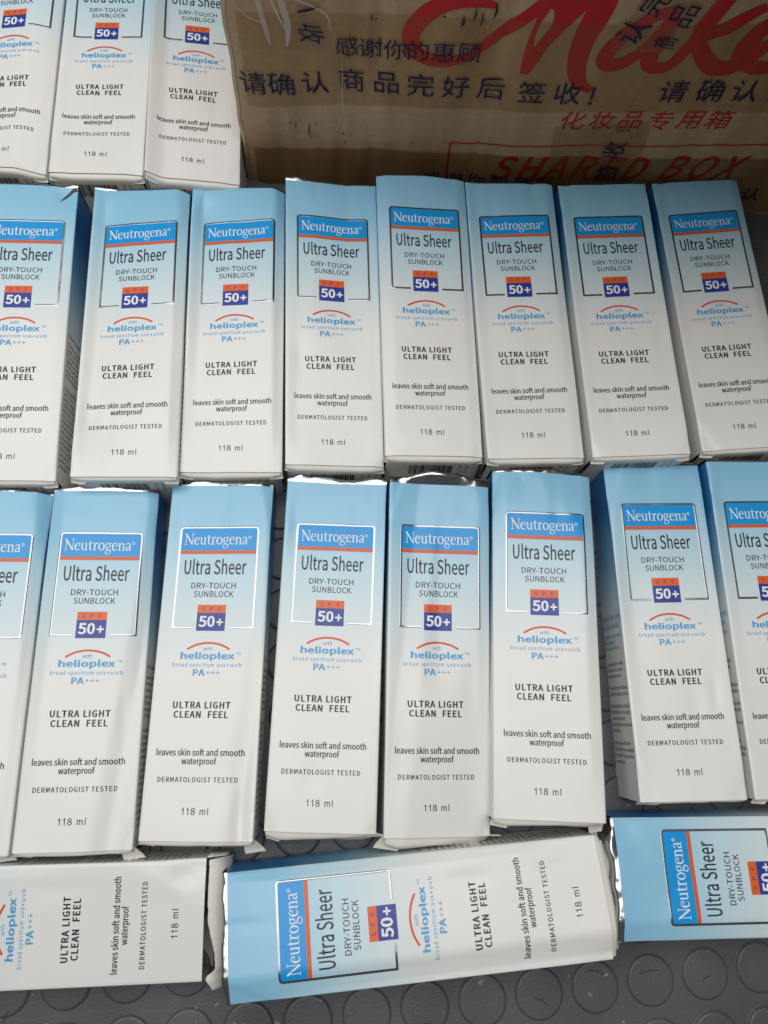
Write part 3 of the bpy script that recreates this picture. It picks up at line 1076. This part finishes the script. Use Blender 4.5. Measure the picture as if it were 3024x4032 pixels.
# parcel tapes with their navy print
tapes = []
g = Geo()
subdiv_poly(g, [(1.0, 62.5), (340, 88.5), (340, 140), (1.0, 119)], .55, 120, 20)
t1 = g.build('parcel_tape', M['tape'], carton, origin=co)
g = Geo()
subdiv_poly(g, [(1.0, 1.0), (340, 3.0), (340, 52.0), (1.0, 32)], .55, 120, 14)
t2 = g.build('parcel_tape', M['tape_dark'], carton, origin=co)
g = Geo()
subdiv_poly(g, [(175.5, 2.0), (229, 2.0), (217.5, 73.4), (166.7, 65.7)], .9, 20, 26)
t3 = g.build('parcel_tape', M['tape'], carton, origin=co)
g = Geo()
subdiv_poly(g, [(180.0, 115.0), (212, 118), (222, 160), (186, 160)], .9, 14, 14)
t4 = g.build('parcel_tape', M['tape_clear'], carton, origin=co)
g = Geo()
subdiv_poly(g, [(3.0, 98), (46, 101), (40, 160), (3, 160)], .9, 16, 18)
t5 = g.build('parcel_tape', M['tape_clear'], carton, origin=co)

g = Geo()
for ch, s, h in zip('感谢你的惠顾', (53.6, 65.0, 77.0, 88.2, 100.6, 113.0), (104.0, 104.3, 104.4, 105.4, 106.0, 106.8)):
    carton_char(g, ch, s, h, 13.0, .85, 3)
for ch, s, h in (('请', 5.5, 78.6), ('确', 20.0, 79.4), ('认', 37.5, 80.8), ('商', 56.0, 83.2), ('品', 74.0, 83.8), ('完', 91.6, 84.8), ('好', 109.6, 85.6), ('后', 127.6, 86.6), ('签', 148.6, 87.6),
                 ('收', 167.2, 88.4), ('!', 179.9, 87.8)):
    carton_char(g, ch, s, h, 16.2, .85, 4)
g.build('tape_lettering', M['tape_ink'], t1, origin=co)
g = Geo()
for ch, s, h in (('请', 220.4, 93.6), ('确', 239.0, 95.2), ('认', 256.8, 96.8), ('商', 276.0, 98.4)):
    carton_char(g, ch, s, h, 16.2, .85, 4)
g.build('tape_lettering', M['tape_ink'], t1, origin=co)
g = Geo()
for ch, s in zip('感谢你的惠顾', (105.5, 118.5, 132, 145.5, 159, 172.5)):
    carton_char(g, ch, s, 16.5 + (s - 105) * .06, 12.5, .85, 3.5)
g.build('tape_lettering', M['tape_ink'], t2, origin=co)
g = Geo()
carton_char(g, '认', 301.0, 19.0, 13, .85, 4)
g.build('tape_lettering', M['tape_ink'], t2, origin=co)
g = Geo()
carton_char(g, '!', 204.5, 65.5, 10, 1.15, 96)
g.build('tape_lettering', M['tape_ink'], t3, origin=co)
g = Geo()
carton_char(g, '收', 204.5, 51.0, 14.5, 1.15, 92)
carton_char(g, '签', 206.5, 32.5, 14.5, 1.15, 92)
carton_char(g, '后', 208.5, 14.5, 14.5, 1.15, 92)
g.build('tape_lettering', M['tape_ink'], t3, origin=co)
g = Geo()
carton_char(g, '认', 186.0, 127.5, 15, 1.15, 70)
carton_char(g, '商', 203.5, 123.0, 13, 1.15, 84, 0, .6)
carton_char(g, '品', 206.0, 137.5, 14, 1.15, 80)
carton_char(g, '完', 190.5, 142.5, 14, 1.15, 70)
g.build('tape_lettering', M['tape_ink'], t4, origin=co)
g = Geo()
carton_char(g, '收', 36.5, 110.5, 14.0, 1.15, -84, .2, .9)
g.build('tape_lettering', M['tape_ink'], t5, origin=co)
g = Geo()
vs, fs = ribbon([(30.2, 122.2, 1.2), (35, 123.6, 1.6), (40.2, 125.2, 1.0)], 5)
cf_map(g, vs, fs, 1.15, flip=True)
g.build('tape_lettering', M['tape_ink'], t5, origin=co)

g = Geo()
for st in ([(11, 150, 2), (12.5, 128, 2.6), (15, 112, 2.2), (16.5, 103, .6)], [(22, 152, 2.6), (23, 130, 3), (25.5, 115, 3.2), (24.5, 103.5, 1)], [(3, 121, .5), (9, 117, .6), (16.5, 116, .3)],
           [(29, 129, .8), (37, 126, 1.0), (44, 121, .9), (45.5, 113, .4)], [(14, 140, 1), (19, 126, 1.4), (24, 113, .6)], [(51.2, 97, .2), (51.4, 76, .9), (51.8, 60, .3)]):
    vs, fs = ribbon(st, 8)
    cf_map(g, vs, fs, 1.3, flip=True)
g.build('tape_wrinkle', M['wrinkle'], t5, origin=co)
g = Geo()
rnd = random.Random(3)
for x, y, l, w in ((107, 124, 5, 1.8), (112, 128, 7, 1.0), (115.5, 126, 7, .9), (121, 131, 9, 1.2), (98, 126, 1.5, 1.2), (64.5, 121.5, 2.2, 1.0), (66.5, 120.7, 1.5, .7), (26, 52, 5, .6), (33.5, 49, 9, .8), (37, 53, 2.5, .5),
                   (52, 47, 1.2, 1.0), (53, 41, 1.2, 1.0), (23.5, 54, 3, .6), (90, 44, 2, .5), (34.6, 44, 4, .5)):
    vs, fs = ribbon([(x + .4 * rnd.random(), y + l / 2, w * .3), (x + .6 * rnd.random(), y, w), (x - .5 * rnd.random(), y - l / 2, w * .3)], 4)
    g = Geo()
    cf_map(g, vs, fs, 1.25, flip=True)
    g.build('stain', M['stain'], carton, origin=co)

# ------------------------------------------------------------------ the boxes
BR = dict(barcode=True)
sunscreen_box('c1', POSE['c1'], 'sunscreen box cut off by the photo\'s upper left corner, its face buckled', seed=21, folds=[('v', 36, 5.0, 26, 0, 190), ('f', 20, 168, -1.0, -.25, 3)], closure=dict(bulge=2.2), **BR)
sunscreen_box('c2', POSE['c2'], 'middle sunscreen box of the three in the far row left of the carton', seed=22, closure=dict(bulge=2.6, flare=2), folds=[('v', 3, 1.2, 8, 40, 190)], **BR)
sunscreen_box('c3', POSE['c3'], 'creased sunscreen box pressed against the left edge of the carton', seed=23, folds=[('v', 9, -2.2, 9, 40, 190), ('f', 17, 100, math.pi, .24, 4)], closure=dict(bulge=2.2), **BR)
sunscreen_box('a1', POSE['a1'], 'leftmost box of the row below the carton, torn at its top right corner', seed=1, side=(1,), foil=dict(e=1.6, crumple=.9, lift=[(49, 1.2, 5)]),
              closure=dict(bulge=1.8, flare=3), folds=[('d', 46, 5, 6, 7, -1.6)], **BR)
sunscreen_box('a2', POSE['a2'], 'second box from the left in the row below the carton, with ridged right edge', seed=2, side=(1,), folds=[('f', 44.5, 0, -.27, -.35, 2.2)], foil=dict(e=1.6, lift=[(6, 1.0, 9)], crumple=.8), closure=dict(bulge=1.6, flare=2), gain=1.15, **BR)
sunscreen_box('a3', POSE['a3'], 'sunscreen box below the carton\'s left bottom corner with bright flat foil top', seed=3, folds=[('f', 45, 0, -.25, -.32, 2.0), ('f', 5, 0, math.pi + .25, -.2, 1.2)], foil=dict(e=1.7, crumple=.5), closure=dict(bulge=2.0, flare=2, bow=.6), gain=1.15, **BR)
sunscreen_box('a4', POSE['a4'], 'sunscreen box with sagging label and raised dark foil, leftmost touching the carton front', seed=4, foil=dict(e=2.4, lift=[(4, 1.4, 10)], crumple=.9), closure=dict(bulge=2.6, flare=2),
              folds=[('v', 35, -2.0, 20, 0, 70)], **BR)
sunscreen_box('a5', POSE['a5'], 'sunscreen box set highest in its row, with full barcode visible at its foot', seed=5, foil=dict(e=1.0, crumple=.2), closure=dict(bulge=2.8, flare=4), gain=.7,
              folds=[('f', 40, 12, -.6, -.06, 1.2)], **BR)
sunscreen_box('a6', POSE['a6'], 'third box from the right below the carton, its top edge slightly dented', seed=6, foil=dict(e=1.6, crumple=.9), closure=dict(bulge=2.4, flare=3),
              folds=[('d', 38, 6, 3, 9, -1.0), ('v', 42, -.6, 5, 0, 18)], **BR)
sunscreen_box('a7', POSE['a7'], 'second box from the right in the row below the carton, crisp and flat', seed=7, foil=dict(e=1.2, crumple=.4), closure=dict(bulge=1.8, flare=2), **BR)
sunscreen_box('a8', POSE['a8'], 'shaded rightmost box below the carton, next to the dark bare mat', seed=8, foil=dict(e=1.0, crumple=.3), closure=dict(bulge=1.8, flare=2), **BR)
sunscreen_box('b1', POSE['b1'], 'box cut off by the frame at the left end of the nearer upright row', seed=9, folds=[('f', 42, 0, -.24, -.34, 2.6)], foil=dict(e=1.7, crumple=.7), gain=.9, ears=((0, {}), (1, dict(out=3, length=8, flare=2, low=4))),
              closure=dict(bulge=1.5), side=(1,))
sunscreen_box('b2', POSE['b2'], 'sunscreen box above the opened sideways carton, with smooth curved foil at its top', seed=10, foil=dict(e=3.0, crumple=.35, lift=[(26, 1.0, 24)]), side=(1,),
              folds=[('f', 45.5, 0, -.2, -.3, 1.6), ('f', 43.5, 60, .10, -.35, 2.6)], ears=((0, dict(out=2.2, length=10)), (1, dict(out=5.0, length=6, flare=4.5, drop=2.5, low=4))), closure=dict(bulge=2.0))
sunscreen_box('b3', POSE['b3'], 'sunscreen box with dented lower right corner and deep blue right side showing', seed=11, foil=dict(e=3.2, crumple=.6, lift=[(12, .8, 10)]), side=(1,),
              folds=[('f', 46, 0, -.25, -.3, 1.6), ('f', 45, 70, .10, -.3, 2.2), ('d', 45, 160, 3.0, 13, -1.8)], ears=((0, dict(out=2.4, length=9)), (1, dict(out=5.5, length=5, flare=5.5, drop=3, low=5))), closure=dict(bulge=2.2))
sunscreen_box('b4', POSE['b4'], 'sunscreen box with wide flat bright foil and a crease near its left edge', seed=12, foil=dict(e=5.2, crumple=.5, lift=[(6.5, 1.6, 3.5), (46, .5, 5)]),
              folds=[('f', 8.5, 84, math.pi - .03, -.17, 2.0)], ears=((0, dict(out=4.4, length=9, drop=2.8, flare=-1)), (1, dict(out=1.6, length=5, flare=4, drop=1.2))), closure=dict(bulge=2.8, bow=.3, top=2.2, skew=.55))
sunscreen_box('b5', POSE['b5'], 'sunscreen box pinched into a valley down its middle, foil peaked at the top', seed=13, foil=dict(e=4.6, crumple=.8, lift=[(25, 5.0, 22)]),
              folds=[('v', 25, -2.6, 24, 0, 75), ('f', 11, 150, math.pi + .1, -.22, 2.2)], ears=((0, dict(out=6.0, length=9, drop=3.0, flare=4.5, low=5)), (1, dict(out=.9, length=4, flare=6, drop=2.0))), closure=dict(bulge=3.4, bow=.6, top=2.6, skew=.8), gain=.5)
sunscreen_box('b6', POSE['b6'], 'sunscreen box with diagonal fold across its blue top and dark foil', seed=14, foil=dict(e=2.2, crumple=.8, lift=[(32, .8, 8)]),
              folds=[('f', 30, 10, -.62, -.12, 2.0)], ears=((0, dict(out=4.0, length=9, drop=2.5, flare=.5)), (1, dict(out=5, length=7, drop=3, low=5))), closure=dict(bulge=2.4, top=2.0, skew=.5))
sunscreen_box('b7', POSE['b7'], 'sunscreen box whose printed left side faces the wide gap beside it', seed=15, foil=dict(e=2.0, crumple=.3), side=(0,),
              folds=[('f', 9, 0, math.pi + .22, -.3, 2.0)], ears=((0, dict(out=1.6, length=12, drop=1.8)), (1, dict(out=1.2, length=6))), closure=dict(bulge=1.0))
sunscreen_box('b8', POSE['b8'], 'box cut off by the frame at the right end of the nearer upright row', seed=16, foil=dict(e=1.6, crumple=.3), side=(0,), closure=dict(bulge=1.2))
d1, d1root = sunscreen_box('d1', POSE['d1'], 'sideways sunscreen box with its bottom end torn open, at the lower left', seed=17, closure=False, side=(1,), gain=.5,
                           folds=[('f', 42, 150, .55, -.16, 3.0), ('d', 45, 160, 5, 6, -1.2)])
sunscreen_box('d2', POSE['d2'], 'sideways sunscreen box lying whole across the middle of the front row', seed=18, foil=dict(e=3.0, crumple=.5, lift=[(42, .6, 5)]), side=(1,),
              folds=[('f', 10, 84, math.pi - .015, -.62, 5.2)], ears=((1, dict(out=3, length=7, flare=2)),), closure=dict(bulge=4.5, flare=5, top=2.5), gain=.55)
sunscreen_box('d3', POSE['d3'], 'sideways sunscreen box cut off by the frame at the lower right', seed=19, foil=dict(e=3.2, crumple=.7, lift=[(40, 1.0, 8)]), side=(1,),
              folds=[('f', 8, 84, math.pi, -.42, 3.2), ('f', 32, 8, 2.3, -.05, 1)], gain=.55)

# open end of the torn box: inner lining, side flap, curled closing flap
o1 = (POSE['d1'][0][0], POSE['d1'][0][1], 0)
g = Geo()
for right in (0, 1):
    g.grid([[d1.side(right, d, v, off=-.5) for d in (0.02, .3, .6, 1)] for v in (L, L - 30, L - 60)], flip=bool(right))
g.grid([[d1.P(2 + (W - 4) * i / 24, L - 2.5 * j, -.7) for i in range(25)] for j in range(22)])
g.grid([[Vector((d1.P(u, v).x, d1.P(u, v).y, .7)) for u in (1, W - 1)] for v in (L + 2, L - 60)])
g.build('inner_lining', M['inside'], d1root, origin=o1)
g = Geo()
n = 40
rows = [[], [], []]
for i in range(n + 1):
    t = i / n
    u = -5.0 + (W + 4.0) * t
    gap = .4 + 4.4 * sm01((t - .10) / .08) * (1 - sm01((t - .2) / .42)) + .5 * math.exp(-((t - .62) / .03) ** 2)
    gap += .35 * noise.noise(Vector((t * 22, 1, 1)))
    lobe = 1 - sm01(t / .12)
    low = 1.4 + 4 * lobe * lobe
    rows[0].append(end_point(d1, u, 10.5, None))
    rows[1].append(end_point(d1, u, 9.6 - 2.5 * lobe, 13 - 5 * lobe))
    rows[2].append(end_point(d1, u, gap + 1.2 + 2.5 * lobe, low))
g.grid(rows)
fp = g.build('closure_flap', M['board'], d1root, origin=o1)
md = fp.modifiers.new('thickness', 'SOLIDIFY')
md.thickness = .5 * S
g = Geo()
pts = []
for t in (0, .3, .7, 1):
    pts.append([end_point(d1, W - .2 - k * 1.0, .2 + 8.5 * t, 2 + 6 * t + (0 if k == 0 else 0) + k * .1) if j == 0 else end_point(d1, W - .2, .2 + 8.5 * t, None) for j, k in ((0, 0), (1, 0))])
g.grid(pts)
df = g.build('dust_flap', M['board'], d1root, origin=o1)
md = df.modifiers.new('thickness', 'SOLIDIFY')
md.thickness = .6 * S
# tuck flap half pulled out of the end of the middle sideways box, with part of a navy badge on it
d2, d2root = B['d2']
o2 = (POSE['d2'][0][0], POSE['d2'][0][1], 0)
for d_, o0, u0, u1 in ((3.0, 4.2, 3, 48), (5.0, 6.6, 5, 46)):
    g = Geo()
    g.grid([[end_point(d2, u0 + (u1 - u0) * i / 12, o_ + (.3 * noise.noise(Vector((i * .5, d_, 2))) if o_ > 1 else 0), d_ + b_) for i in range(13)] for o_, b_ in ((-.5, 0), (o0 - .8, .3), (o0, .6), (o0 + .3, 2.0), (o0 + .4, 9))], flip=True)
    g.build('tuck_flap', M['board'], d2root, origin=o2)
g = Geo()
g.grid([[end_point(d2, u, o_, b_) for u in (17, 21, 25, 29)] for o_, b_ in ((4.4, 5.0), (5.6, 5.15), (6.5, 5.3), (6.95, 6.6))], flip=True)
bd = g.build('flap_badge', M['navy'], d2root, smooth=False, origin=o2)
g = Geo()
vs, fs = fit_text('50+', 18, 28, 6.9, 3.4, .02)
g.add([end_point(d2, x, 3.2 + y * .5, 5.02 + .15 * (y - 3.4) / 2) for x, y in vs], fs)
g.build('badge_number', M['white_ink'], bd, smooth=False, origin=(0, 0, 0)) if 0 else None
# torn corner of the leftmost box below the carton
a1, a1root = B['a1']
g = Geo()
a1.map(g, [(50.2, -.1), (51.3, 2.2), (48.9, 2.6), (47.0, 4.6), (42.0, 9.4), (45.0, 4.9), (46.2, 3.2), (48.4, .6)], [[0, 1, 2, 7], [7, 2, 3, 6], [6, 3, 4, 5]], .25, flip=False)
g.build('torn_patch', M['stain_torn'], a1root, smooth=False, origin=(POSE['a1'][0][0], POSE['a1'][0][1], 0))
